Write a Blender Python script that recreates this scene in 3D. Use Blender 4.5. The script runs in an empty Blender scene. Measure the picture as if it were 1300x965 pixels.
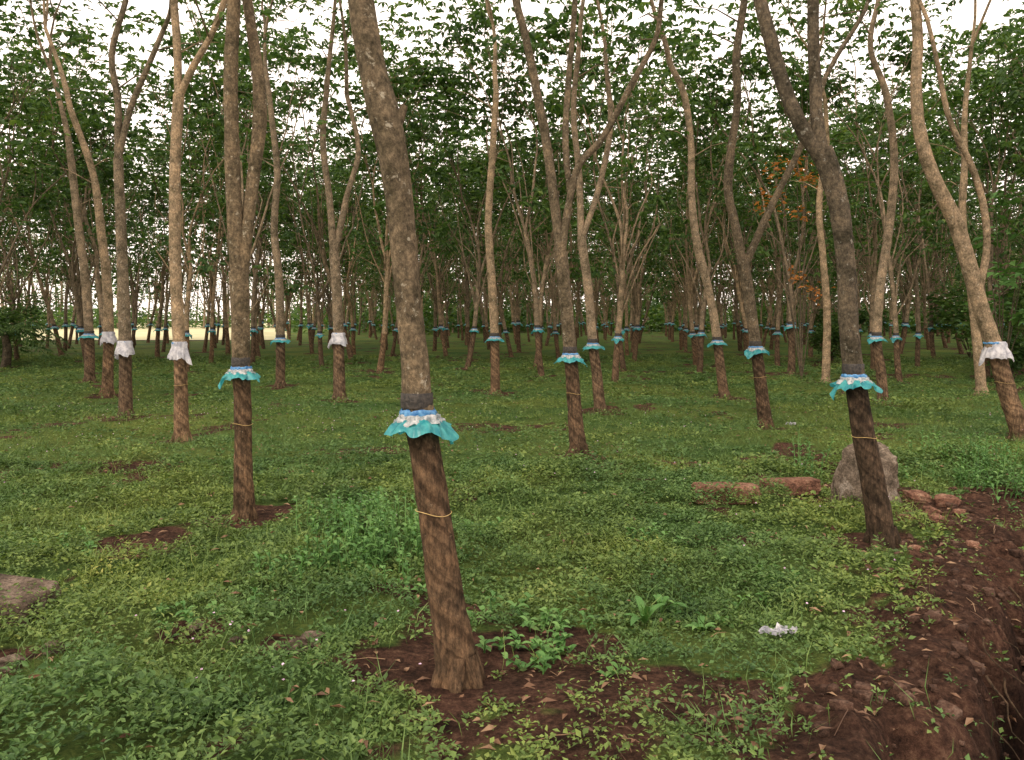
import bpy, math, random
import numpy as np
from mathutils import Vector
rng=np.random.default_rng(11); random.seed(11)
F=1011.0; H=1.65; HZ=405.0
scene=bpy.context.scene
# ---------------------------------------------------------------- helpers
def P(u,v,d): return np.array([(u-650)*d/F, d, H-(v-HZ)*d/F])
def vn(x,y,s,seed=0.0):
    X=np.asarray(x,float)/s+seed*13.7; Y=np.asarray(y,float)/s-seed*7.3
    xi=np.floor(X); yi=np.floor(Y); fx=X-xi; fy=Y-yi
    fx=fx*fx*(3-2*fx); fy=fy*fy*(3-2*fy)
    def h(a,b):
        t=np.sin(a*127.1+b*311.7+seed*74.7)*43758.5453
        return t-np.floor(t)
    return (h(xi,yi)*(1-fx)+h(xi+1,yi)*fx)*(1-fy)+(h(xi,yi+1)*(1-fx)+h(xi+1,yi+1)*fx)*fy
def sst(a,b,x):
    t=np.clip((x-a)/(b-a),0,1); return t*t*(3-2*t)
def nrm(v): return v/np.maximum(np.linalg.norm(v,axis=-1,keepdims=True),1e-9)

class MB:
    def __init__(s): s.V=[];s.Q=[];s.M=[];s.A=[];s.n=0;s.S=[]
    def add(s,V,Q,m,A=None,smooth=True):
        V=np.asarray(V,float).reshape(-1,3); Q=np.asarray(Q,int).reshape(-1,4)
        s.V.append(V); s.Q.append(Q+s.n)
        s.M.append(np.full(len(Q),m) if np.isscalar(m) else np.asarray(m))
        s.A.append(np.zeros(len(V)) if A is None else A)
        s.S.append(np.full(len(Q),smooth)); s.n+=len(V)
    def mesh(s,name,mats,attr=None):
        V=np.concatenate(s.V);Q=np.concatenate(s.Q);M=np.concatenate(s.M);A=np.concatenate(s.A);S=np.concatenate(s.S)
        me=bpy.data.meshes.new(name)
        me.vertices.add(len(V)); me.vertices.foreach_set("co",V.astype(np.float32).ravel())
        me.loops.add(len(Q)*4); me.loops.foreach_set("vertex_index",Q.astype(np.int32).ravel())
        me.polygons.add(len(Q)); me.polygons.foreach_set("loop_start",np.arange(0,len(Q)*4,4,dtype=np.int32))
        me.polygons.foreach_set("material_index",M.astype(np.int32))
        me.polygons.foreach_set("use_smooth",S.astype(bool))
        for m in mats: me.materials.append(m)
        if attr:
            a=me.attributes.new(attr,'FLOAT','POINT'); a.data.foreach_set("value",A.astype(np.float32))
        me.update(calc_edges=True)
        return me
    def obj(s,name,mats,attr=None):
        o=bpy.data.objects.new(name,s.mesh(name,mats,attr)); scene.collection.objects.link(o); return o

def leaves(mb,C,D,L,W,mat,fold=0.12):
    n=len(C); D=nrm(D)
    R=rng.normal(size=(n,3))*0.45+np.array([0,0,1.0])
    S=nrm(np.cross(D,R)); N=nrm(np.cross(S,D))
    L=np.broadcast_to(np.asarray(L,float),(n,))[:,None]; W=np.broadcast_to(np.asarray(W,float),(n,))[:,None]
    mid=C+D*L*0.45
    V=np.stack([C,mid+S*W/2+N*L*fold,C+D*L-N*L*fold*0.6,mid-S*W/2+N*L*fold],1).reshape(-1,3)
    mb.add(V,np.arange(4*n).reshape(-1,4),mat,smooth=False)

def smooth_path(pts,rad,step):
    pts=np.asarray(pts,float); rad=np.asarray(rad,float)
    p=np.vstack([2*pts[0]-pts[1],pts,2*pts[-1]-pts[-2]])
    oP=[];oR=[]
    for i in range(len(pts)-1):
        k=max(1,int(round(np.linalg.norm(pts[i+1]-pts[i])/step)))
        t=np.arange(k)/k; t=t[:,None]
        a,b,c,d=p[i],p[i+1],p[i+2],p[i+3]
        oP.append(0.5*((2*b)+(c-a)*t+(2*a-5*b+4*c-d)*t*t+(3*b-a-3*c+d)*t**3))
        oR.append(rad[i]+(rad[i+1]-rad[i])*t[:,0])
    oP.append(pts[-1:]); oR.append(rad[-1:])
    return np.vstack(oP),np.concatenate(oR)

def tube(mb,pts,rad,seg,mat,step=0.3,rough=0.05,tap_z=None,tap_mat=1,seed=0.0,cutamp=0.0):
    p,r=smooth_path(pts,rad,step)
    n=len(p); T=np.gradient(p,axis=0) if n>1 else p
    T=nrm(T)
    X=np.array([1.0,0,0]); Xs=[]
    if abs(T[0][0])>0.9: X=np.array([0,1.0,0])
    for i in range(n):
        X=X-T[i]*np.dot(X,T[i]); X=X/max(np.linalg.norm(X),1e-6); Xs.append(X)
    Xs=np.array(Xs); Ys=nrm(np.cross(T,Xs))
    a=np.arange(seg)*2*np.pi/seg
    s=np.concatenate([[0],np.cumsum(np.linalg.norm(np.diff(p,axis=0),axis=1))])
    A,Sg=np.meshgrid(a,s)
    nx=np.cos(A)*1.3+5+seed*3; ny=np.sin(A)*1.3
    R=r[:,None]*(1+rough*2*(vn(nx+Sg*0.9,ny+Sg*2.1,0.8,seed)-0.5)+rough*1.4*(vn(nx*2-Sg*5,ny*2+Sg*6,0.7,seed+3)-0.5)+rough*.8*(vn(nx*5-Sg*9,ny*5+Sg*14,0.7,seed+5)-0.5))
    ap=np.mod(A+np.pi/2+np.pi,2*np.pi)-np.pi
    phase=p[:,2][:,None]+0.085*ap
    if tap_z is not None and cutamp>0:
        low=1-sst(tap_z-0.02,tap_z+0.02,p[:,2])[:,None]
        band=sst(0.42,0.45,phase)*(1-sst(0.98,1.0,phase))*(np.cos(ap*0.75-0.2)>0)
        R=R-cutamp*low*band
        R=R-cutamp*0.9*low*np.exp(-((phase-0.43)/0.012)**2)
    V=p[:,None,:]+R[:,:,None]*(np.cos(A)[:,:,None]*Xs[:,None,:]+np.sin(A)[:,:,None]*Ys[:,None,:])
    i=np.arange(n-1)[:,None]*seg; j=np.arange(seg)[None,:]; j2=(j+1)%seg
    Q=np.stack([i+j,i+j2,i+seg+j2,i+seg+j],-1).reshape(-1,4)
    if tap_z is not None:
        zc=(p[:-1,2]+p[1:,2])/2; m=np.where(zc<tap_z,tap_mat,mat); m=np.repeat(m,seg)
    else: m=mat
    mb.add(V.reshape(-1,3),Q,m,A=phase.ravel())
    return p,r

# ---------------------------------------------------------------- materials
def mat_new(name):
    m=bpy.data.materials.new(name); m.use_nodes=True; nt=m.node_tree; nt.nodes.clear()
    return m,nt,nt.nodes,nt.links
def ramp(ns,stops):
    r=ns.new('ShaderNodeValToRGB'); e=r.color_ramp.elements
    while len(e)<len(stops): e.new(0.5)
    for k,(p,c) in enumerate(stops): e[k].position=p; e[k].color=(*c,1)
    return r
def noise_n(ns,ls,scale,detail=4,vec=None,rough=0.6):
    n=ns.new('ShaderNodeTexNoise'); n.inputs['Scale'].default_value=scale; n.inputs['Detail'].default_value=detail; n.inputs['Roughness'].default_value=rough
    if vec is not None: ls.new(vec,n.inputs['Vector'])
    return n
def mth(ns,ls,op,a,b=None,c=None):
    m=ns.new('ShaderNodeMath'); m.operation=op
    for i,s in enumerate((a,b,c)):
        if s is None: continue
        if isinstance(s,(int,float)): m.inputs[i].default_value=s
        else: ls.new(s,m.inputs[i])
    return m.outputs[0]
def mixc(ns,ls,f,a,b,mode='MIX'):
    m=ns.new('ShaderNodeMix'); m.data_type='RGBA'; m.blend_type=mode
    for s,i in ((f,0),(a,6),(b,7)):
        if isinstance(s,(int,float)): m.inputs[i].default_value=s
        elif isinstance(s,tuple): m.inputs[i].default_value=(*s,1)
        else: ls.new(s,m.inputs[i])
    return m.outputs[2]
def finish(ns,ls,col,rough=0.85,bump=None,bs=0.4,bd=0.01,spec=0.2):
    b=ns.new('ShaderNodeBsdfPrincipled'); o=ns.new('ShaderNodeOutputMaterial')
    if isinstance(col,tuple): b.inputs['Base Color'].default_value=(*col,1)
    else: ls.new(col,b.inputs['Base Color'])
    b.inputs['Roughness'].default_value=rough; b.inputs['Specular IOR Level'].default_value=spec
    if bump is not None:
        bn=ns.new('ShaderNodeBump'); bn.inputs['Strength'].default_value=bs; bn.inputs['Distance'].default_value=bd
        ls.new(bump,bn.inputs['Height']); ls.new(bn.outputs[0],b.inputs['Normal'])
    ls.new(b.outputs[0],o.inputs[0]); return b

def leaf_mat(name,stops,trans=0.3,rough=0.55,patch=1.2,spec=0.25,warm=None):
    m,nt,ns,ls=mat_new(name)
    g=ns.new('ShaderNodeNewGeometry'); r=ramp(ns,stops)
    nz=noise_n(ns,ls,patch,3,g.outputs['Position'])
    f=mth(ns,ls,'MULTIPLY_ADD',g.outputs['Random Per Island'],0.55,mth(ns,ls,'MULTIPLY_ADD',nz.outputs[0],0.9,-0.22))
    ls.new(f,r.inputs[0]); col=r.outputs[0]
    if warm:
        n2=noise_n(ns,ls,warm[0],3,g.outputs['Position']); r2=ramp(ns,[(.42,(0,0,0)),(.62,(1,1,1))]); ls.new(n2.outputs[0],r2.inputs[0])
        col=mixc(ns,ls,mth(ns,ls,'MULTIPLY',r2.outputs[0],.8),col,mixc(ns,ls,1.0,col,warm[1],'MULTIPLY'))
    b=ns.new('ShaderNodeBsdfPrincipled'); b.inputs['Roughness'].default_value=rough; b.inputs['Specular IOR Level'].default_value=spec
    t=ns.new('ShaderNodeBsdfTranslucent'); mi=ns.new('ShaderNodeMixShader'); mi.inputs[0].default_value=trans
    tc=mixc(ns,ls,1.0,col,(1.1,1.15,0.55),'MULTIPLY')
    ls.new(col,b.inputs['Base Color']); ls.new(tc,t.inputs[0])
    ls.new(b.outputs[0],mi.inputs[1]); ls.new(t.outputs[0],mi.inputs[2])
    o=ns.new('ShaderNodeOutputMaterial'); ls.new(mi.outputs[0],o.inputs[0]); return m

M_crown=leaf_mat('rubber_leaf',[(0.0,(0.022,0.050,0.018)),(0.45,(0.052,0.108,0.03)),(0.8,(0.11,0.185,0.045)),(1.0,(0.25,0.29,0.08))],0.38,patch=0.5)
M_cover=leaf_mat('ground_leaf',[(0.0,(0.020,0.046,0.016)),(0.4,(0.060,0.122,0.034)),(0.8,(0.122,0.205,0.060)),(1.0,(0.24,0.29,0.10))],0.22,patch=1.6,warm=(.5,(1.9,1.35,1.05)))  # warm tint: brown patches plus dappled warm light painted into the leaf colour
M_weed=leaf_mat('broad_weed_leaf',[(0.0,(0.04,0.11,0.03)),(0.5,(0.09,0.20,0.05)),(1.0,(0.19,0.33,0.10))],0.25,patch=3)
M_litter=leaf_mat('dead_leaf',[(0.0,(0.05,0.027,0.018)),(0.5,(0.15,0.08,0.045)),(1.0,(0.32,0.21,0.12))],0.05,patch=3)
M_orange=leaf_mat('orange_leaf',[(0.0,(0.30,0.10,0.03)),(1.0,(0.5,0.22,0.06))],0.4)

def bark(name,dark,light,lich,lich_t=0.6,tapped=False,zs=.75):
    m,nt,ns,ls=mat_new(name)
    tc=ns.new('ShaderNodeTexCoord'); oi=ns.new('ShaderNodeObjectInfo')
    mp=ns.new('ShaderNodeMapping'); mp.inputs['Scale'].default_value=(1,1,zs); ls.new(tc.outputs['Object'],mp.inputs[0])
    n1=noise_n(ns,ls,45,7,mp.outputs[0],0.75); n2=noise_n(ns,ls,6,5,tc.outputs['Object'],.7); n3=noise_n(ns,ls,20,7,tc.outputs['Object'],0.75)
    mid=tuple((a*.6+b*.4) for a,b in zip(dark,light))
    r1=ramp(ns,[(0.34,dark),(0.5,mid),(0.66,light)]); ls.new(n1.outputs[0],r1.inputs[0])
    r2=ramp(ns,[(0.35,(0.42,0.44,0.38)),(0.5,(.9,.9,.86)),(0.66,(1.45,1.38,1.25))]); ls.new(n2.outputs[0],r2.inputs[0])
    c=mixc(ns,ls,1.0,r1.outputs[0],r2.outputs[0],'MULTIPLY')
    r3=ramp(ns,[(lich_t-0.01,(0,0,0)),(lich_t+0.04,(1,1,1))]); ls.new(n3.outputs[0],r3.inputs[0])
    c=mixc(ns,ls,mth(ns,ls,'MULTIPLY',r3.outputs[0],.75),c,lich)
    rr=ramp(ns,[(0,(0.75,0.74,0.73)),(.6,(1.1,1.05,1.0)),(1,(1.45,1.32,1.15))]); ls.new(oi.outputs['Random'],rr.inputs[0])
    c=mixc(ns,ls,0.85,c,rr.outputs[0],'MULTIPLY')
    h=n1.outputs[0]
    if tapped:
        at=ns.new('ShaderNodeAttribute'); at.attribute_name='phase'
        nd=mth(ns,ls,'MULTIPLY_ADD',n2.outputs[0],0.12,at.outputs['Fac'])
        k2=mth(ns,ls,'MULTIPLY',nd,7)
        nb=ns.new('ShaderNodeTexNoise'); nb.noise_dimensions='1D'; nb.inputs['Scale'].default_value=2.2; nb.inputs['Detail'].default_value=5; ls.new(k2,nb.inputs['W'])
        rb=ramp(ns,[(0.38,(0.36,0.34,0.33)),(0.58,(1.1,1.1,1.1))]); ls.new(nb.outputs[0],rb.inputs[0])
        c=mixc(ns,ls,0.65,c,rb.outputs[0],'MULTIPLY')
        h=mth(ns,ls,'MULTIPLY_ADD',nb.outputs[0],0.35,n1.outputs[0])
    finish(ns,ls,c,0.92,h,1.0,0.012,.12); return m
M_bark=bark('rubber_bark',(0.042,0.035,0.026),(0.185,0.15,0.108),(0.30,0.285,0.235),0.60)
M_bark_sunlit=bark('rubber_bark_sunlit',(0.10,0.077,0.056),(0.36,0.285,0.205),(0.42,0.39,0.32),0.61)  # lighter copy of the bark, sunlight on the trunks painted into its colour
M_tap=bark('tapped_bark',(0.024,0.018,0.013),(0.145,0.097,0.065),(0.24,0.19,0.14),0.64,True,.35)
M_tap_sunlit=bark('tapped_bark_sunlit',(0.05,0.034,0.024),(0.24,0.165,0.11),(0.26,0.21,0.15),0.66,True,.25)  # matching lighter copy of the tapped bark, sunlight painted in
def plastic(name,c1,c2,rough=0.35,trans=0.25,sc=30):
    m,nt,ns,ls=mat_new(name)
    g=ns.new('ShaderNodeTexCoord'); n=noise_n(ns,ls,sc,3,g.outputs['Object'])
    r=ramp(ns,[(0.38,c1),(0.62,c2)]); ls.new(n.outputs[0],r.inputs[0])
    b=finish(ns,ls,r.outputs[0],rough,n.outputs[0],0.5,0.01,0.5)
    o=[x for x in ns if x.type=='OUTPUT_MATERIAL'][0]
    t=ns.new('ShaderNodeBsdfTranslucent'); ls.new(r.outputs[0],t.inputs[0]); mi=ns.new('ShaderNodeMixShader'); mi.inputs[0].default_value=trans
    ls.new(b.outputs[0],mi.inputs[1]); ls.new(t.outputs[0],mi.inputs[2]); ls.new(mi.outputs[0],o.inputs[0]); return m
M_teal=plastic('teal_plastic',(0.015,0.23,0.27),(0.07,0.40,0.40),.35,.4,20)
M_white=plastic('white_plastic',(0.22,0.27,0.28),(0.62,0.61,0.60),0.35,0.35,45)
M_bag=plastic('white_bag_plastic',(0.38,0.38,0.43),(0.72,0.70,0.72),0.4,0.35,14)
M_blue=plastic('blue_plastic',(0.02,0.13,0.33),(0.10,0.28,0.5),0.4,0.1)
M_tar=plastic('tar_band',(0.014,0.012,0.01),(0.05,0.04,0.032),0.7,0.0,60)
M_twine=plastic('yellow_twine',(0.4,0.27,0.09),(0.55,0.38,0.16),0.7,0.0)
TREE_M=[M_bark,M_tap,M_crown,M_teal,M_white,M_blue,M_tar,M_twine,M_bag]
TREE_M2=[M_bark_sunlit,M_tap_sunlit]+TREE_M[2:]
BARK,TAP,LEAF,TEAL,WHITE,BLUE,TAR,TWINE,BAG=range(9)

# ---------------------------------------------------------------- terrain shape
DN=np.array([.779,-.627])
def ditch_s(x,y):
    s=(x-1.9)*DN[0]+(y-3.5)*DN[1]
    return s+0.34*(vn(x,y,0.55,5)-0.5)+0.20*(vn(x,y,0.17,6)-0.5)
def hgt(x,y):
    x=np.asarray(x,float);y=np.asarray(y,float)
    s=ditch_s(x,y)
    far=1-sst(30,60,np.hypot(x,y))
    h=(0.14*(vn(x,y,2.1,1)-0.5)+0.07*(vn(x,y,0.5,2)-0.5))*far
    cut=(1-sst(9,14,y))
    dit=(.25*sst(-.12,.08,s)+.75*sst(0.05,0.30,s))*(1-sst(0.6,0.85,s))*cut
    soil=sst(-0.75,-0.4,s)*cut
    h=h-0.70*dit+soil*(0.04+0.10*(vn(x,y,0.22,3)-0.5)+0.06*(vn(x,y,0.09,4)-0.5)+.025*(vn(x,y,0.04,7)-.5))
    return h

bases=[]
# ---------------------------------------------------------------- collars on the trunks
def ring_surface(mb,c,prof,seg,mat,ruf,seed,hang=None):
    a=np.arange(seg)*2*np.pi/seg; rows=[]
    for k,(r,z) in enumerate(prof):
        am=ruf[k]; jit=(vn(a*3+seed,a*0+k*.8,.35,seed)-.5)
        rr=r+am*(0.30*np.sin(a*9+seed)+0.5*np.sin(a*13+seed*2.3+k*.6)+0.5*np.sin(a*5+seed*1.7)+1.8*jit)
        zz=z+am*0.45*np.sin(a*7+seed*3)+am*1.5*(vn(a*3+seed*2,a*0+k,.5,seed+2)-.5)
        if hang is not None:
            f=np.exp(-(np.mod(a-hang[0]+np.pi,2*np.pi)-np.pi)**2/0.10)*(k/(len(prof)-1))**1.5
            zz=zz-hang[1]*f; rr=rr+hang[2]*f
            f=np.exp(-(np.mod(a-hang[0]-2.6+np.pi,2*np.pi)-np.pi)**2/0.06)*(k/(len(prof)-1))**1.5
            zz=zz-hang[1]*.45*f; rr=rr+hang[2]*1.2*f
        rows.append(np.stack([c[0]+rr*np.cos(a),c[1]+rr*np.sin(a),c[2]+zz],1))
    V=np.vstack(rows); n=len(prof)
    i=np.arange(n-1)[:,None]*seg; j=np.arange(seg)[None,:]; j2=(j+1)%seg
    mb.add(V,np.stack([i+j,i+j2,i+seg+j2,i+seg+j],-1).reshape(-1,4),mat)
def collar(mb,c,cup,r,kind,seed,hi=True):
    seg=96 if hi else 28
    d=cup; at=lambda dz: c+d*dz/max(d[2],0.3)
    if kind=='teal':
        ring_surface(mb,at(0.095),[(r*1.0,-.035),(r*1.03,-.027),(r*1.04,0.0),(r*1.03,.027),(r*1.0,.035)],seg,TAR,[0.0012]*5,seed)
        ring_surface(mb,at(0.040),[(r*1.1,-.014),(r*1.16,0),(r*1.06,.014)],seg,BLUE,[0.005]*3,seed+1)
        ring_surface(mb,at(0.0),[(r*1.08,.034),(r*1.32,.026),(r*1.28,.012),(r*1.5,.002),(r*1.55,-.014)],seg,WHITE,[.003,.008,.006,.010,.014],seed+2)
        ang=random.uniform(3.1,3.8) if random.random()<.75 else random.uniform(-.8,0.2)
        ring_surface(mb,at(-0.005),[(r*1.1,.022),(r*1.45,.008),(r*1.8,-.010),(r*2.05,-.038)],seg,TEAL,[.002,.007,.013,.020],seed+3,(ang,random.uniform(.06,.10),.018))
    elif kind=='bag':
        ring_surface(mb,at(0.13),[(r*1.06,-.014),(r*1.12,0),(r*1.04,.014)],seg,BLUE,[0.003]*3,seed+1)
        ang=random.choice([0.1,3.05])+random.uniform(-.3,.3)
        ring_surface(mb,at(0.0),[(r*1.06,.15),(r*1.2,.12),(r*1.15,.08),(r*1.35,.03),(r*1.5,-.03),(r*1.5,-.075)],seg,BAG,[.002,.006,.006,.010,.014,.018],seed+2,(ang,.10,.05))
def twine(mb,c,d,r,seed):
    n=40; a=np.linspace(0,2*np.pi,n); tilt=random.uniform(-.15,.15)
    pts=np.stack([c[0]+r*1.06*np.cos(a),c[1]+r*1.06*np.sin(a),c[2]+tilt*r*np.cos(a)+.004*np.sin(a*3+seed)],1)
    tube(mb,pts,np.full(n,.0018),5,TWINE,0.05,0)

# ---------------------------------------------------------------- tree growth
def grow(mb,clumps,p,d,r,L,level,seg,zleaf,ztop):
    n=max(3,int(L/0.5)); pts=[p]; q=p.copy(); d=nrm(d)
    for i in range(n):
        d=nrm(d+rng.normal(size=3)*np.array([.13,.13,.05])+np.array([0,0,.05])); q=q+d*L/n; pts.append(q.copy())
    r1=max(r*0.55,0.008)
    tube(mb,pts,np.linspace(r,r1,len(pts)),seg,BARK,0.35,0.06,seed=rng.random()*9)
    for i in range(1,len(pts)):
        z=pts[i][2]
        if z>zleaf and (rng.random()<0.55):
            az=rng.random()*2*np.pi; ln=rng.uniform(.5,1.7); dd=np.array([math.cos(az),math.sin(az),rng.uniform(-.05,.7)])
            e=pts[i]+dd*ln; m=(pts[i]+e)/2+rng.normal(size=3)*.08
            tube(mb,[pts[i],m,e],[max(r*.3,.009),.008,.004],4,BARK,0.5,0)
            clumps.append((e,rng.uniform(.35,.75)))
            if rng.random()<.4: clumps.append((m+rng.normal(size=3)*.15,rng.uniform(.25,.45)))
    e=pts[-1]
    if level>0 and e[2]<ztop:
        for k in range(2 if rng.random()<.75 else 3):
            az=rng.random()*2*np.pi; s=rng.uniform(.25,.55)
            grow(mb,clumps,e,d+np.array([math.cos(az)*s,math.sin(az)*s,.1]),r1*.95,L*rng.uniform(.6,.85),level-1,max(4,seg-1),zleaf,ztop)
    else:
        clumps.append((e,rng.uniform(.45,.7)))
def crown(mb,clumps,per,ls,wr=.42):
    C=[];T=[]
    for c,s in clumps:
        k=int(per*(s/.55)**2*rng.uniform(.6,1.3))
        v=rng.normal(size=(k,3)); v=nrm(v)*(rng.random((k,1))**0.45)*np.array([s,s,s*.5])*1.2
        C.append(c+v); T.append(v)
    C=np.vstack(C); T=np.vstack(T); n=len(C)
    az=rng.random(n)*2*np.pi; base=np.stack([np.cos(az),np.sin(az),rng.uniform(-1.1,.2,n)],1)
    base[:,:2]+=T[:,:2]*.6
    for o in (-.95,0,.95):
        ca,sa=math.cos(o),math.sin(o)
        D=np.stack([base[:,0]*ca-base[:,1]*sa,base[:,0]*sa+base[:,1]*ca,base[:,2]],1)
        leaves(mb,C,D,ls*rng.uniform(.75,1.25,n),ls*wr,LEAF)

def hero(d,limbs,kind,ncr=26,zleaf=5.0,ls=0.17,hi=False,tap=True,levels=2):
    mb=MB(); clumps=[]
    random.seed(int(d*100)); sd=random.random()*10
    trunk=limbs[0]; px=d/F
    pts=[P(u,v,d) for u,v,w in trunk]; rad=[w*px/2*.94 for u,v,w in trunk]
    zc=1.19
    g=float(hgt(pts[1][0],pts[1][1])); bx=pts[1]
    pts[0][2]=min(pts[0][2],g-.12); rad[0]=rad[0]*1.12
    p,r=tube(mb,pts,rad,40 if hi else 12,BARK,0.018 if hi else 0.12,0.05,tap_z=zc if tap else None,seed=sd,cutamp=0.005 if hi else 0.001)
    i=int(np.argmin(abs(p[:,2]-zc))); ax=nrm(p[min(i+3,len(p)-1)]-p[max(i-3,0)])
    collar(mb,p[i],ax,r[i]*1.02,kind,sd*3,hi or d<13)
    if d<12 and kind!='none':
        i2=int(np.argmin(abs(p[:,2]-0.78))); twine(mb,p[i2],ax,r[i2],sd)
    for k in range(6):
        az=k*1.05+sd; e=bx+np.array([math.cos(az),math.sin(az),0])*rad[1]*1.35; e[2]=g-.04
        s0=bx+np.array([math.cos(az),math.sin(az),0])*rad[1]*.5; s0[2]=g+rad[1]*1.3
        m=(s0+e)/2; m[2]-=rad[1]*.1
        tube(mb,[s0,m,e],[rad[1]*.45,rad[1]*.38,rad[1]*.15],10,TAP if tap else BARK,.05,.1)
    ends=[]
    for k,l in enumerate(limbs[1:]):
        short=len(l)<=3
        amp=0 if short else rng.uniform(-.5,.6)
        lp=[P(u,v,d+amp*(j/len(l))**1.3) for j,(u,v,w) in enumerate(l)]
        q,rr=tube(mb,lp,[w*px/2*.94 for u,v,w in l],20 if hi else 9,BARK,0.05 if hi else .2,0.07,seed=sd+k+1)
        if not short: ends.append((q,rr))
    if not ends: ends.append((p,r))
    for q,rr in ends:
        dr=nrm(q[-1]-q[-3]); dr=nrm(dr*np.array([.7,.7,1])+np.array([0,rng.uniform(-.1,.2),.25]))
        rem=max(1.6,(11-q[-1][2])*.42)
        grow(mb,clumps,q[-1],dr,rr[-1],rem,levels,7,zleaf,11.5)
        for j in range(3,len(q),3):
            if q[j][2]>zleaf and rng.random()<.35:
                az=rng.random()*6.28; e=q[j]+np.array([math.cos(az),math.sin(az),.4])*rng.uniform(.5,1.5)
                tube(mb,[q[j],(q[j]+e)/2+np.array([0,0,.08]),e],[.016,.011,.005],4,BARK,.5,0); clumps.append((e,rng.uniform(.35,.6)))
    crown(mb,clumps,ncr,ls)
    bases.append((bx[0],bx[1],.36 if d<12 else .5))
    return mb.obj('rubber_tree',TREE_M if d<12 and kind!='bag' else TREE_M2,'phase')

T=[]
T.append((3.63,[[(586,890,66),(582,865,58),(572,790,52),(557,690,47),(543,600,44),(531,520,41),(526,450,36),(517,370,35),(510,290,36),(500,205,40),(489,150,43),(474,90,37),(463,30,36),(455,-30,34),(448,-120,32)],[(490,180,26),(503,158,19),(514,134,9)]],'teal',True))
T.append((6.67,[[(311,672,34),(310,655,29),(309,600,26),(308,520,24),(306,470,23),(305,400,24),(303,345,26)],[(303,352,20),(299,300,20),(295,200,19),(293,100,18),(297,0,16),(300,-100,14)],[(304,352,20),(312,300,17),(321,230,17),(330,150,19),(327,90,16),(318,30,14),(308,-40,13)]],'teal',True))
T.append((5.85,[[(1124,705,42),(1120,690,36),(1110,620,32),(1098,560,30),(1086,490,27),(1078,420,25),(1075,350,24),(1066,270,26),(1052,215,28),(1042,190,29)],[(1042,198,22),(1018,162,20),(995,110,19),(978,50,18),(965,0,17),(955,-60,16)],[(1042,198,22),(1037,150,17),(1034,90,15),(1032,30,15),(1033,-50,14)]],'teal',True))
T.append((9.37,[[(738,592,28),(735,583,25),(730,520,20),(724,450,18),(718,380,17),(712,320,18)],[(712,325,14),(703,250,13),(692,170,12),(680,110,12),(668,50,11),(655,0,11),(650,-60,10)],[(712,325,12),(722,260,10),(735,210,10),(765,175,9),(800,110,8),(832,50,7),(840,0,6)],[(724,250,8),(718,180,9),(722,100,8),(730,0,7),(728,-50,6)]],'teal',True))
T.append((10.9,[[(1308,575,30),(1299,558,26),(1280,500,23),(1262,440,21),(1245,390,20),(1228,330,20),(1212,280,19),(1185,225,18),(1168,170,16),(1163,110,14),(1165,50,13),(1160,-20,12)],[(1240,378,10),(1252,320,9),(1250,270,9),(1235,215,8),(1205,150,7),(1190,80,6)]],'bag',True))
T.append((10.6,[[(233,572,24),(231,560,21),(230,500,18),(227,430,16),(223,350,15),(222,270,15),(223,190,14),(227,120,14)],[(227,124,11),(225,60,10),(221,0,10),(222,-60,9)],[(227,124,10),(245,85,9),(268,45,8),(285,0,8),(290,-50,7)]],'bag',True))
T.append((11.9,[[(974,555,22),(972,543,19),(965,480,16),(958,430,15),(950,370,15),(943,330,16)],[(943,335,13),(932,280,12),(924,240,12),(928,190,11),(936,130,10),(935,70,10),(945,0,9),(950,-50,8)],[(945,338,11),(962,300,10),(985,250,9),(1015,190,8),(1035,140,7)]],'teal',True))
T.append((13.0,[[(160,545,20),(160,533,18),(159,470,16),(158,400,15),(155,330,14),(152,250,13),(150,200,13)],[(150,204,10),(150,130,9),(142,70,8),(160,0,7)],[(150,204,9),(165,140,8),(190,80,7),(215,20,6)]],'bag',False))
T.append((17.0,[[(136,510,17),(136,502,16),(138,430,13),(136,360,12),(128,290,11),(118,220,9),(90,140,8)]],'bag',False))
T.append((20.3,[[(114,494,15),(114,487,14),(113,420,12),(108,350,11),(100,290,10),(90,200,9)]],'teal',False))
T.append((15.9,[[(431,520,19),(431,512,17),(430,440,15),(428,380,14),(424,320,14)],[(424,324,10),(418,250,9),(410,180,8),(415,110,7)],[(424,324,9),(440,250,8),(455,190,7),(440,120,6)]],'bag',False))
T.append((19.0,[[(356,500,15),(356,493,13),(356,425,12),(354,350,11),(348,290,10),(352,220,9),(345,150,8)]],'teal',False))
T.append((18.1,[[(630,505,15),(629,497,13),(628,430,12),(624,350,11),(620,280,10),(625,200,9),(630,120,8)]],'teal',False))
T.append((14.5,[[(764,528,18),(762,520,16),(757,470,14),(752,430,13),(747,370,12),(738,300,12)],[(738,304,10),(735,220,9),(728,140,8),(735,60,7)],[(738,304,9),(760,240,8),(775,160,8),(770,90,6)]],'teal',False))
T.append((17.6,[[(921,508,16),(919,500,14),(915,470,13),(909,420,12),(900,370,11),(885,310,11),(878,250,10),(877,180,9),(868,120,9),(850,80,8)]],'teal',False))
T.append((15.6,[[(1122,522,17),(1121,512,15),(1118,470,13),(1113,430,12),(1118,360,12),(1130,280,11),(1135,200,10),(1125,120,9),(1105,60,7),(1115,0,6)]],'teal',False))
T.append((17.5,[[(1247,508,15),(1246,500,14),(1240,430,12),(1232,360,11),(1222,280,10),(1225,200,9)]],'none',False))
T.append((20.2,[[(1048,493,12),(1048,487,11),(1050,400,10),(1045,330,9),(1040,260,8),(1050,180,7)]],'none',False))
for d,l,k,hi in T:
    hero(d,l,k,hi=hi,ncr=12 if d<9 else 14,zleaf=5.0 if d<12 else 4.2,tap=k!='none')

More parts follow.
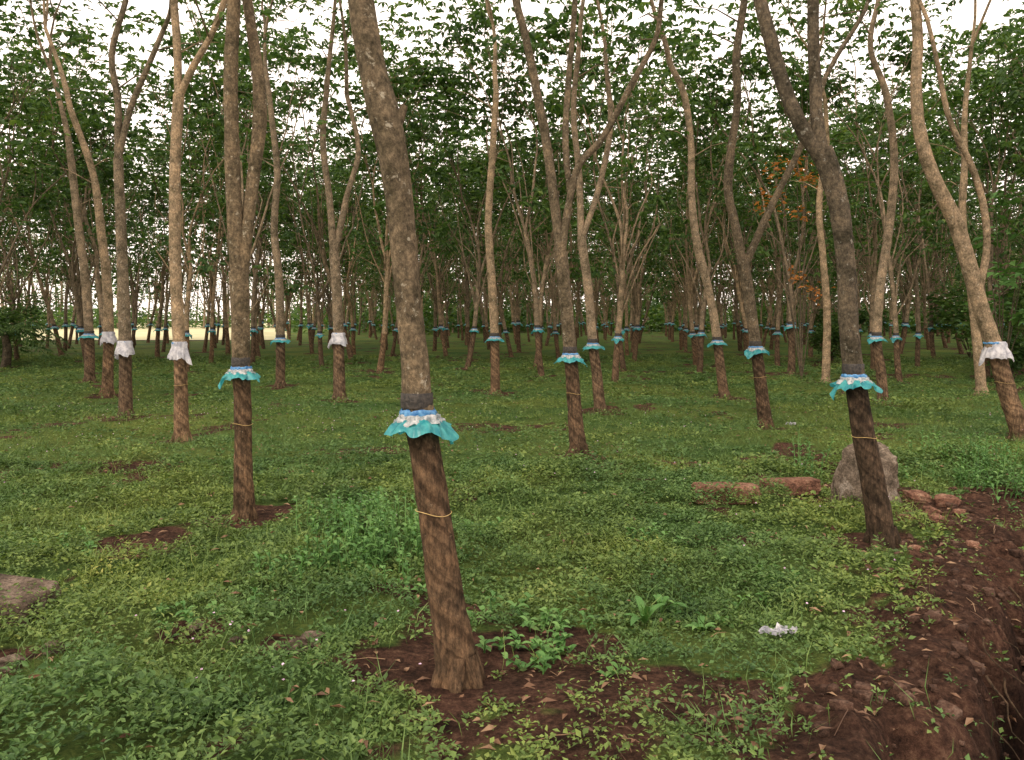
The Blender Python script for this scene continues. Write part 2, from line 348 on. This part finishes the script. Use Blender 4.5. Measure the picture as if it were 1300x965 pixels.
# ---------------------------------------------------------------- plantation variants
def variant(seed):
    global rng
    rng=np.random.default_rng(seed); random.seed(seed)
    mb=MB(); clumps=[]
    lean=rng.normal(size=2)*.09; hf=rng.uniform(1.9,4.2); k=6
    pts=[np.array([lean[0]*z+.04*math.sin(z*1.7+seed),lean[1]*z+.04*math.cos(z*1.3+seed),z]) for z in np.linspace(-.2,hf,k)]
    r0=rng.uniform(.085,.11)
    rad=list(np.linspace(r0,r0*.68,k)); rad[0]*=1.2
    p,r=tube(mb,pts,rad,9,BARK,.2,.06,tap_z=1.2,seed=seed*.7,cutamp=.001)
    i=int(np.argmin(abs(p[:,2]-1.2))); ax=nrm(p[i+1]-p[i-1])
    collar(mb,p[i],ax,r[i]*1.02,'none' if seed==9 else 'teal',seed,False)
    nl=2 if rng.random()<.6 else 3; a0=rng.random()*6.28
    for j in range(nl):
        az=a0+j*6.28/nl+rng.normal()*.3; s=rng.uniform(.14,.4)
        grow(mb,clumps,p[-1],np.array([math.cos(az)*s,math.sin(az)*s,1]),r[-1]*.75,rng.uniform(2.4,3.6),2,7,3.9,11)
    for j in range(3):
        az=rng.random()*6.28; e=p[-1]+np.array([math.cos(az)*1.1,math.sin(az)*1.1,rng.uniform(.3,1.6)])
        tube(mb,[p[-2],(p[-2]+e)/2,e],[.018,.012,.006],4,BARK,.5,0); clumps.append((e,.5))
    for j in range(5):   # thin bare shoots
        az=rng.random()*6.28; s0=p[rng.integers(len(p)//2,len(p))]; e=s0+np.array([math.cos(az)*rng.uniform(.5,1.4),math.sin(az)*rng.uniform(.5,1.4),rng.uniform(2,4)])
        tube(mb,[s0,s0*.55+e*.45+rng.normal(size=3)*.12,s0*.2+e*.8+rng.normal(size=3)*.12,e],[.024,.02,.014,.007],5,BARK,.4,0)
    crown(mb,clumps,12,.23,.46)
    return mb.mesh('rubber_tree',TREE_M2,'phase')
VAR=[variant(s) for s in range(1,13)]
rng=np.random.default_rng(5); random.seed(5)
hero_xy=[(b[0],b[1]) for b in bases]
for k in range(-34,30):
    off=-0.85+2.6*k; ph=rng.random()*5.2
    y=8+ph
    while y<84:
        yy=y+rng.normal()*.35; x=off+.17*yy+rng.normal()*.22; y+=4.6 if yy<50 else 5.4
        if abs(x)>yy*.78+5: continue
        if min((x-a)**2+(yy-b)**2 for a,b in hero_xy)<5: continue
        if yy<20.6 and abs(x)<yy*.66+.4: continue
        if yy>58 and x<-.30*yy: continue
        if rng.random()<.05: continue
        o=bpy.data.objects.new('rubber_tree',VAR[int(rng.integers(len(VAR)))]); scene.collection.objects.link(o)
        o.location=(x,yy,float(hgt(x,yy))); o.rotation_euler=(0,0,rng.random()*6.28)
        s=rng.uniform(.93,1.1); o.scale=(s,s,s*rng.uniform(.97,1.08))
        bases.append((x,yy,.55))

# ---------------------------------------------------------------- bare earth mask
bA=np.array([b for b in bases if b[1]<40])
extra=np.array([(-2.75,5.95,.4),(-0.05,3.95,.4),(.35,4.1,.3),(.1,3.6,.35),(-.55,3.7,.3),(-1.1,12.2,.5),(-2.1,6.9,.3),(2.75,7.3,.35),(-2.6,3.65,.45),(-1.7,4.2,.22),(-1.15,4.05,.2),(3.7,6.6,.6),(4.3,7.0,.6)])
def bare(x,y):
    x=np.asarray(x,float);y=np.asarray(y,float); m=np.zeros(np.broadcast(x,y).shape)
    for bx,by,br in np.vstack([bA,extra]):
        sel=(abs(x-bx)<1.4)&(abs(y-by)<1.4)
        if not sel.any(): continue
        g=np.exp(-(((x[sel]-bx)**2+(y[sel]-by)**2)/(br*br)))
        m[sel]=np.maximum(m[sel],g)
    n=vn(x,y,.35,8)*.5+vn(x,y,.12,9)*.5
    m=sst(.35,.8,m*1.05+(n-.5)*.8)
    s=ditch_s(x,y); soil=sst(-.80,-.30,s+.6*(vn(x,y,.35,10)-.5)+.4*(vn(x,y,.1,11)-.5))*(1-sst(7.2,8.6,y))
    m=np.maximum(m,soil*.95)
    n2=vn(x,y,1.3,12)*.5+vn(x,y,.35,13)*.3+vn(x,y,.13,14)*.2
    m=np.maximum(m,sst(.60,.78,n2)*.85)
    return m
# ---------------------------------------------------------------- ground sheet
s=np.linspace(-1,1,760); b=7.2; a=800/math.sinh(b)
gx=a*np.sinh(b*s)+1.6; gy=a*np.sinh(b*s)+4.4
X,Y=np.meshgrid(gx,gy); Z=hgt(X.ravel(),Y.ravel()); B=bare(X.ravel(),Y.ravel())
mb=MB(); n=len(s); i=np.arange(n-1)[:,None]*n; j=np.arange(n-1)[None,:]
mb.add(np.stack([X.ravel(),Y.ravel(),Z],1),np.stack([i+j,i+j+1,i+n+j+1,i+n+j],-1).reshape(-1,4),0,A=B)
m,nt,ns,ls=mat_new('earth_and_turf')
g=ns.new('ShaderNodeNewGeometry'); at=ns.new('ShaderNodeAttribute'); at.attribute_name='bare'
n2=noise_n(ns,ls,24,8,g.outputs['Position'],.78); n4=noise_n(ns,ls,4,5,g.outputs['Position'],.7); n3=noise_n(ns,ls,.3,4,g.outputs['Position']); n5=noise_n(ns,ls,90,4,g.outputs['Position'],.7)
soil=ramp(ns,[(.36,(.022,.013,.010)),(.5,(.072,.038,.026)),(.62,(.13,.075,.05)),(.75,(.24,.16,.115))]); ls.new(n2.outputs[0],soil.inputs[0])
sm=ramp(ns,[(.35,(.5,.5,.5)),(.65,(1.3,1.22,1.18))]); ls.new(n4.outputs[0],sm.inputs[0])
sc_=mixc(ns,ls,1.0,soil.outputs[0],sm.outputs[0],'MULTIPLY')
# shade of the ditch painted into the soil colour, darker with depth
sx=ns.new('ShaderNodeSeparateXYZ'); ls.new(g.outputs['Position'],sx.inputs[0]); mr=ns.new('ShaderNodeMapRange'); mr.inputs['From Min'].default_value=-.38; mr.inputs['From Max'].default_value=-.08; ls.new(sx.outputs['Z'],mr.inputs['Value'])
ditch_shade=ramp(ns,[(0,(.30,.28,.27)),(1,(1,1,1))]); ls.new(mr.outputs[0],ditch_shade.inputs[0]); sc_=mixc(ns,ls,1.0,sc_,ditch_shade.outputs[0],'MULTIPLY')
grs=ramp(ns,[(.32,(.022,.042,.014)),(.52,(.062,.108,.033)),(.7,(.125,.175,.055))]); ls.new(n2.outputs[0],grs.inputs[0])
g3=ramp(ns,[(.38,(.8,.95,.8)),(.62,(1.8,1.35,1.0))]); ls.new(n3.outputs[0],g3.inputs[0])
gc=mixc(ns,ls,1.0,grs.outputs[0],g3.outputs[0],'MULTIPLY')
f=ramp(ns,[(.2,(0,0,0)),(.55,(1,1,1))]); ls.new(at.outputs['Fac'],f.inputs[0])
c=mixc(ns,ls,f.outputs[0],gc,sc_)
finish(ns,ls,c,.95,mth(ns,ls,'MULTIPLY_ADD',n5.outputs[0],.3,n2.outputs[0]),1.0,.05,.08)
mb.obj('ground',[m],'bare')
mb=MB(); xs=np.linspace(-260,-17,60); ys=np.linspace(60,300,60); X,Y=np.meshgrid(xs,ys)
X=X-(Y-60)*.28; n=60; i=np.arange(n-1)[:,None]*n; j=np.arange(n-1)[None,:]
mb.add(np.stack([X.ravel(),Y.ravel(),np.full(X.size,.06)],1),np.stack([i+j,i+j+1,i+n+j+1,i+n+j],-1).reshape(-1,4),0)
m,nt,ns,ls=mat_new('dry_field'); g=ns.new('ShaderNodeNewGeometry'); n1=noise_n(ns,ls,.3,6,g.outputs['Position'])
r=ramp(ns,[(.35,(.36,.35,.19)),(.65,(.50,.46,.30))]); ls.new(n1.outputs[0],r.inputs[0]); finish(ns,ls,r.outputs[0],.95,spec=.1)
mb.obj('field',[m])

# ---------------------------------------------------------------- ground cover
mb=MB()
def sample(n,d0,d1,pw):
    u=rng.random(n); d=(d0**pw+u*(d1**pw-d0**pw))**(1/pw); x=(rng.random(n)*2-1)*(.72*d+.5)
    return x,d
def cover(n,d0,d1,pw,ln,scaled):
    x,y=sample(n,d0,d1,pw)
    clump=vn(x,y,.28,21)*.6+vn(x,y,.11,25)*.4
    k=rng.random(n)<(1-bare(x,y)*1.0)*np.clip(-.08+1.8*clump,0,1); x=x[k];y=y[k]; n=len(x)
    s=ln*(np.maximum(y,d0)/d0)**scaled
    mound=sst(.34,.80,vn(x,y,.75,22)*.45+vn(x,y,.24,23)*.55)
    big=sst(.6,.85,vn(x,y,2.2,24))
    hh=.012+.21*mound+.08*big*mound
    hh=hh*(1-.6*bare(x,y))
    az=rng.random(n)*6.28; t=rng.random(n)
    sp=np.where(rng.random(n)<.4,1.0,.55)
    for q in range(5):
        a2=az+q*2.4; up=rng.uniform(-.3,.9,n)
        D=np.stack([np.cos(a2),np.sin(a2),up],1)
        z=hgt(x,y)+hh*(.2+.8*t)*(.55+.45*q/4)
        off=s*.5
        C=np.stack([x+np.cos(a2)*off*rng.random(n),y+np.sin(a2)*off*rng.random(n),z],1)
        L=s*sp*rng.uniform(.6,1.4,n)*(1+.35*big)
        leaves(mb,C,D,L,L*rng.uniform(.35,.65,n),0,.10)
cover(88000,2.2,9,1.7,.026,.35)
cover(66000,9,34,1.35,.046,.45)
x,y=sample(52000,2.2,16,1.5); k=rng.random(len(x))<(1-bare(x,y))*sst(.3,.6,vn(x,y,.9,31)); x=x[k];y=y[k]; n=len(x)
az=rng.random(n)*6.28; D=np.stack([np.cos(az)*.6,np.sin(az)*.6,np.ones(n)],1)
leaves(mb,np.stack([x,y,hgt(x,y)],1),D,rng.uniform(.05,.24,n),rng.uniform(.003,.006,n),0,.15)
mb.obj('ground_cover_plants',[M_cover])

# fallen leaves and twigs
mb=MB(); x,y=sample(10500,2.2,22,1.4); k=rng.random(len(x))<(.25+.8*bare(x,y)); x=x[k];y=y[k];n=len(x); az=rng.random(n)*6.28
leaves(mb,np.stack([x,y,hgt(x,y)+.008+rng.random(n)**2*.10*(1-bare(x,y))],1),np.stack([np.cos(az),np.sin(az),rng.uniform(-.1,.25,n)],1),rng.uniform(.02,.085,n),rng.uniform(.010,.03,n),0,.12)
x,y=sample(1100,2.3,12,1.4); k=rng.random(len(x))<(.05+.6*bare(x,y)); x=x[k];y=y[k]
for a_,b_ in zip(x,y):
    t=rng.random()*6.28; l=rng.uniform(.04,.15); e=np.array([a_+math.cos(t)*l,b_+math.sin(t)*l]); z0=float(hgt(a_,b_))+.012; z1=float(hgt(*e))+.012
    if abs(z0-z1)>.05: continue
    tube(mb,[np.array([a_,b_,z0]),np.array([(a_+e[0])/2+rng.normal()*.01,(b_+e[1])/2,(z0+z1)/2+.008]),np.array([e[0],e[1],z1])],[.0025,.002,.0012],4,0,.1,0)
mb.obj('fallen_leaves',[M_litter])

m,nt,ns,ls=mat_new('pale_flower'); finish(ns,ls,(.62,.45,.58),.8)
mb=MB(); x,y=sample(1800,3.2,14,1.5); k=rng.random(len(x))<sst(.3,.7,vn(x,y,1.5,41))*np.where(x<-.3,1,.2)*(1-bare(x,y)); x=x[k];y=y[k]
for q in range(3):
    n=len(x); az=rng.random(n)*6.28; D=np.stack([np.cos(az),np.sin(az),rng.uniform(-.3,.8,n)],1)
    if q==0: zz=hgt(x,y)+rng.uniform(.10,.24,n)
    leaves(mb,np.stack([x,y,zz],1)-nrm(D)*.007,D,.014,.013,0,.05)
mb.obj('wildflowers',[m])

# ---------------------------------------------------------------- broad-leaved weeds
def rosette(px,py,n,L,W,up,name='broadleaf_weed',mats=None,stems=1,h=0.0,spread=.1):
    mb=MB(); z0=float(hgt(px,py))
    for st in range(stems):
        sx=px+rng.normal()*spread*(stems>1); sy=py+rng.normal()*spread*(stems>1); sh=h*rng.uniform(.5,1.1)
        tip=np.array([sx+rng.normal()*.05*(h>0),sy+rng.normal()*.05*(h>0),z0+sh])
        if h>0: tube(mb,[np.array([sx,sy,z0-.02]),(np.array([sx,sy,z0])+tip)/2+rng.normal(size=3)*.01,tip],[.005,.004,.003],5,0,.05,0)
        for k in range(n):
            az=k*2.4+rng.random(); f=(k+1)/n if h>0 else 0
            base=np.array([sx,sy,z0])+(tip-np.array([sx,sy,z0]))*f
            l=L*rng.uniform(.6,1.15); u=up*rng.uniform(.5,1.3); m=6
            t=np.linspace(0,1,m+1); out=l*t*math.cos(u*.9); zz=l*(t*math.sin(u*.9+.3)-.55*t*t)
            w=W*rng.uniform(.8,1.15)*np.sin(np.pi*np.clip(t*.93+.05,0,1))**.8*.5; w[-1]=.0005
            cx=base[0]+np.cos(az)*out; cy=base[1]+np.sin(az)*out; cz=base[2]+zz
            sxv,syv=-math.sin(az),math.cos(az)
            V=[]
            for q in range(m+1):
                V+= [(cx[q]+sxv*w[q],cy[q]+syv*w[q],cz[q]+w[q]*.35),(cx[q],cy[q],cz[q]),(cx[q]-sxv*w[q],cy[q]-syv*w[q],cz[q]+w[q]*.35)]
            Q=[]
            for q in range(m):
                b0=q*3; Q+=[(b0,b0+1,b0+4,b0+3),(b0+1,b0+2,b0+5,b0+4)]
            mb.add(V,Q,0)
    return mb.obj(name,mats or [M_weed])
rosette(.74,4.45,10,.24,.045,1.2,h=.06)
rosette(.86,4.6,7,.19,.04,1.3,h=.05)
rosette(1.02,4.3,8,.14,.035,1.0)
for (u,v,st,hh) in [(470,715,26,.34),(440,730,18,.28),(510,700,18,.30),(420,690,16,.28),(490,680,16,.30),(455,690,18,.34),(480,740,14,.26),(400,730,12,.22),(360,730,8,.15),(660,790,8,.12),(700,800,6,.1),(480,660,9,.2),(820,690,7,.14),(610,690,7,.14),(1020,600,7,.34),(1035,590,5,.4),(700,840,6,.1),(905,770,6,.1),(250,790,7,.1),(60,700,8,.14),(990,740,7,.1),(640,830,5,.08),(540,760,6,.12),(1230,625,14,.3),(1270,620,14,.35),(1210,600,12,.3),(1290,640,12,.3),(1250,600,12,.35),(1175,590,10,.3),(1130,610,8,.2)]:
    d=F*H/(v-HZ); rosette((u-650)*d/F,d,8,.07,.032,.7,stems=st,h=hh,spread=.13)

# ---------------------------------------------------------------- rocks
def rockmat(name,c1,c2,c3):
    m,nt,ns,ls=mat_new(name); g=ns.new('ShaderNodeNewGeometry'); n=noise_n(ns,ls,9,8,g.outputs['Position'],.7); n2=noise_n(ns,ls,55,4,g.outputs['Position'],.7)
    r=ramp(ns,[(.35,c1),(.52,c2),(.68,c3)]); ls.new(n.outputs[0],r.inputs[0])
    r2=ramp(ns,[(.35,(.5,.5,.5)),(.6,(1.15,1.15,1.15))]); ls.new(n2.outputs[0],r2.inputs[0])
    c=mixc(ns,ls,1.0,r.outputs[0],r2.outputs[0],'MULTIPLY'); finish(ns,ls,c,.92,n2.outputs[0],.9,.02,.15); return m
M_rock=rockmat('weathered_rock',(.07,.055,.04),(.17,.13,.095),(.32,.27,.22))
M_lat=rockmat('laterite',(.07,.034,.024),(.20,.10,.065),(.32,.20,.135))
M_slab=rockmat('stone_slab_mat',(.06,.045,.032),(.13,.095,.07),(.22,.17,.13))
def blobv(dims,box,amp,seed,res):
    V=[];Q=[]; base=0
    for ax in range(3):
        for sg in (-1,1):
            u=np.linspace(-1,1,res); U,W=np.meshgrid(u,u); Kc=np.full_like(U,sg); arr=[None]*3
            arr[ax]=Kc; arr[(ax+1)%3]=U*sg; arr[(ax+2)%3]=W
            p=np.stack([t.ravel() for t in arr],1); sph=nrm(p)
            inner=np.clip(p,-.86,.86); rb=inner+nrm(p-inner+1e-9)*.14
            V.append(sph*(1-box)+rb*box); i=np.arange(res-1)[:,None]*res; j=np.arange(res-1)[None,:]
            Q.append(np.stack([i+j,i+j+1,i+res+j+1,i+res+j],-1).reshape(-1,4)+base); base+=res*res
    V=np.vstack(V)
    def n3(V,s,sd): return (vn(V[:,0]+V[:,2]*.7,V[:,1]-V[:,2]*.6,s,sd)+vn(V[:,1]+7,V[:,2]+V[:,0]*.3,s,sd+1))/2-.5
    f=1+amp*2*n3(V,.9,seed)+amp*n3(V,.35,seed+4)+amp*.5*n3(V,.12,seed+8)
    return V*f[:,None]*np.array(dims)/2,np.vstack(Q)
def blob(name,loc,dims,mat,box=0.0,amp=.12,rot=0,seed=1,res=28):
    mb=MB(); V,Q=blobv(dims,box,amp,seed,res)
    mb.add(V,Q,0); o=mb.obj(name,[mat]); o.location=loc; o.rotation_euler=(rng.normal()*.04,rng.normal()*.04,rot); return o
hz=lambda x,y: float(hgt(x,y))
blob('boulder',(3.2,7.1,hz(3.2,7.1)+.22),(.47,.42,.60),M_rock,.45,.30,.3,3)
blob('laterite_block',(1.93,7.15,hz(1.93,7.15)+.09),(.60,.24,.17),M_lat,.85,.10,.06,5)
blob('laterite_block',(2.62,7.55,hz(2.62,7.55)+.08),(.54,.24,.15),M_lat,.85,.10,-.04,9)
blob('stone_slab',(-2.88,4.42,hz(-2.7,4.42)+.10),(.62,.30,.17),M_slab,.9,.05,-.08,11)
k=0
for (u,v,w) in [(1165,640,.16),(1182,655,.12),(1203,648,.15),(1190,670,.1),(1150,665,.1),(1217,660,.08),(1060,672,.06),(395,818,.10),(375,828,.09),(250,798,.07),(300,815,.06),(70,830,.08),(10,850,.10),(1235,700,.08),(1160,720,.06)]:
    d=F*H/(v-HZ); x=(u-650)*d/F; blob('rock',(x,d,hz(x,d)+w*.15),(w*1.3,w,w*.7),M_lat if u>900 else M_slab,.5,.4,k*1.3,k+20,14); k+=1
mb=MB(); x=rng.uniform(.6,6.5,2600); y=rng.uniform(2.4,8.6,2600); s_=ditch_s(x,y); k=(s_>-.75)&(s_<.9)&(y<8.3)&(abs(x)<.8*y); x=x[k];y=y[k]
for a_,b_ in zip(x,y):
    w=.008+.05*rng.random()**4+.01*rng.random(); V,Q=blobv((w*1.4,w*1.1,w*.9),.5,.45,rng.integers(50),5)
    t=rng.random()*6.28; c_,n_=math.cos(t),math.sin(t); V=np.stack([V[:,0]*c_-V[:,1]*n_,V[:,0]*n_+V[:,1]*c_,V[:,2]],1)
    mb.add(V+np.array([a_,b_,hz(a_,b_)+w*.2]),Q,0)
mb.obj('soil_clods',[rockmat('clod_earth',(.03,.017,.012),(.085,.046,.031),(.17,.11,.08))])
mb=MB()
for q in range(9):
    t=rng.uniform(0,2.6); e=np.array([1.9,3.4])+np.array([.627,.779])*t+DN*rng.uniform(-.05,.1); L_=rng.uniform(.15,.4)
    pts=[np.array([e[0],e[1],hz(*(e-DN*.15))-.02])]
    for z in range(5): pts.append(pts[-1]+np.array([DN[0]*.05+rng.normal()*.03,DN[1]*.05+rng.normal()*.03,-L_/5]))
    tube(mb,pts,np.linspace(rng.uniform(.003,.008),.0015,6),6,0,.04,.1)
mb.obj('exposed_roots',[M_tap])

def scrap(x,y,L,mat,name='plastic_scrap'):
    mb=MB(); n=40; U,W=np.meshgrid(np.linspace(-1,1,n),np.linspace(-1,1,n))
    px=U*L+.2*L*(vn(U,W,.4,51)-.5); py=W*L*.22*(1+.7*np.sin(U*4+1))+.02*np.sin(U*5); pz=.035*vn(U*1.3,W,.45,50)+.02*vn(U*2,W*2,.3,53)+.012*np.abs(np.sin(U*6+W*3))
    i=np.arange(n-1)[:,None]*n; j=np.arange(n-1)[None,:]
    mb.add(np.stack([px.ravel(),py.ravel(),pz.ravel()],1),np.stack([i+j,i+j+1,i+n+j+1,i+n+j],-1).reshape(-1,4),0)
    o=mb.obj(name,[mat]); o.location=(x,y,hz(x,y)+.03); o.rotation_euler=(0,0,.2); return o
scrap(1.36,4.07,.09,M_bag); scrap(4.2,12.0,.07,M_bag); scrap(-1.42,12.6,.05,M_teal)

# ---------------------------------------------------------------- shrubs, palm, distant trees
def shrub(x,y,w,h,ls_,name='shrub',mats=[M_crown],n=900):
    mb=MB(); c=[]
    for k in range(9):
        az=rng.random()*6.28; rr=rng.random()*w*.5; e=np.array([x+math.cos(az)*rr,y+math.sin(az)*rr,h*rng.uniform(.35,1)])
        tube(mb,[np.array([x,y,-.05]),np.array([(x+e[0])/2,(y+e[1])/2,e[2]*.6]),e],[.02,.014,.006],4,1,.4,0); c.append((e,rng.uniform(.3,.55)*w*.5))
    C=[]
    for e,sz in c:
        v=nrm(rng.normal(size=(n//9,3)))*(rng.random((n//9,1))**.5)*np.array([sz,sz,sz*.8]); C.append(e+v)
    C=np.vstack(C); C[:,2]=np.maximum(C[:,2],.08); k=len(C); az=rng.random(k)*6.28
    leaves(mb,C,np.stack([np.cos(az),np.sin(az),rng.uniform(-.6,.5,k)],1),ls_*rng.uniform(.7,1.3,k),ls_*.55,0)
    return mb.obj(name,list(mats)+[M_bark])
for (x,y,w,h,l) in [(15,24,3,2.2,.2),(18,27,3.5,2.8,.25),(13.5,21.5,2,1.2,.16),(21,30,4,3.5,.25),(17,22,2.5,1.6,.2),(25,36,4,3,.25),(-22,33,4,2.6,.2),(-19,29,3,2,.2),(-27,38,4,3,.25),(12,30,2,1.4,.2),(19,33,4,3,.25),(14,34,3,2,.22)]:
    shrub(x,y,w,h,l,n=1200)
for (x,y,h) in [(12.6,20.5,4.8)]:
    shrub(x,y,2.2,h,.30,'teak_sapling',[M_weed],240)
shrub(8.0,22.0,2.0,6.4,.18,'orange_flowering_tree',[M_orange],200)
def palm(x,y,h):
    mb=MB(); tube(mb,[np.array([x,y,-.1]),np.array([x+.1,y,h*.5]),np.array([x,y,h])],[.16,.13,.11],10,1,.2,.1)
    for k in range(18):
        az=k*2.4; el=rng.uniform(.1,1.1); L=rng.uniform(2,2.8); t=np.linspace(0,1,22)
        px=x+np.cos(az)*L*t*math.cos(el*.7); py=y+np.sin(az)*L*t*math.cos(el*.7); pz=h+L*(t*math.sin(el)-.9*t*t)
        c=np.stack([px,py,pz],1); tube(mb,c[::3],np.linspace(.02,.006,len(c[::3])),4,0,.3,0)
        for sg in (-1,1):
            D=np.stack([-math.sin(az)*sg+np.cos(az)*.6+0*t,math.cos(az)*sg+np.sin(az)*.6+0*t,-.45+0*t],1)
            leaves(mb,c[2:],D[2:],.55*np.sin(np.pi*(t[2:]*.8+.15)),.05,0)
    return mb.obj('palm_tree',[M_crown,M_bark])
palm(-17.2,27.0,1.1)

mb=MB(); cl=[]
for k in range(380):
    y=rng.uniform(88,125); x=rng.uniform(-22,120); h=rng.uniform(9,14)
    if k%3==0: x=rng.uniform(-190,-20); y=rng.uniform(125,160); h=rng.uniform(12,20)
    tube(mb,[np.array([x,y,-.2]),np.array([x+rng.normal()*.4,y,h*.4]),np.array([x+rng.normal()*.8,y,h*.8])],[.2,.15,.08],5,1,2,0)
    for q in range(5):
        e=np.array([x+rng.normal()*2.2,y+rng.normal()*2.2,h*rng.uniform(.3,1.0)]); m=38
        v=nrm(rng.normal(size=(m,3)))*(rng.random((m,1))**.5)*np.array([1.9,1.9,1.2])*(1.4 if x<-20 else 1); cl.append(e+v)
    for q in range(5):
        e=np.array([x+rng.normal()*5,y+rng.normal()*5,rng.uniform(.3,3.0)]); m=42
        v=nrm(rng.normal(size=(m,3)))*(rng.random((m,1))**.5)*np.array([2.6,2.6,1.6]); cl.append(e+v)
C=np.vstack(cl); C[:,2]=np.abs(C[:,2])+.1; k=len(C); az=rng.random(k)*6.28
leaves(mb,C,np.stack([np.cos(az),np.sin(az),rng.uniform(-.7,.4,k)],1),rng.uniform(.45,.85,k),.4,0)
mb.obj('distant_trees',[M_crown,M_bark_sunlit])

# ---------------------------------------------------------------- light
w=bpy.data.worlds.new("World"); scene.world=w; w.use_nodes=True; nt=w.node_tree; ns=nt.nodes; ls=nt.links
bg=ns['Background']; sky=ns.new('ShaderNodeTexSky'); sky.sky_type='NISHITA'; sky.sun_disc=False
EL=math.radians(46); AZ=math.radians(205)
sky.sun_elevation=EL; sky.sun_rotation=AZ; sky.dust_density=4; sky.air_density=1
c=mixc(ns,ls,0.85,sky.outputs[0],(17.5,15.3,13.6)); ls.new(c,bg.inputs[0]); bg.inputs[1].default_value=0.15
L=bpy.data.lights.new('sun','SUN'); L.energy=2.1; L.angle=math.radians(12); L.color=(1,.90,.76)
lo=bpy.data.objects.new('sun',L); scene.collection.objects.link(lo)
sd=Vector((math.sin(AZ)*math.cos(EL),math.cos(AZ)*math.cos(EL),math.sin(EL)))
lo.rotation_euler=sd.to_track_quat('Z','Y').to_euler(); lo.location=(0,-10,20)
# ---------------------------------------------------------------- camera
cam=bpy.data.cameras.new('camera'); co=bpy.data.objects.new('camera',cam); scene.collection.objects.link(co)
co.location=(0,0,H); co.rotation_euler=(math.radians(90),0,0); cam.lens=28.0; cam.sensor_width=36; cam.shift_y=-0.0596
cam.clip_end=3000; cam.clip_start=.05; scene.camera=co
scene.view_settings.view_transform='Standard'; scene.view_settings.look='None'; scene.view_settings.exposure=0
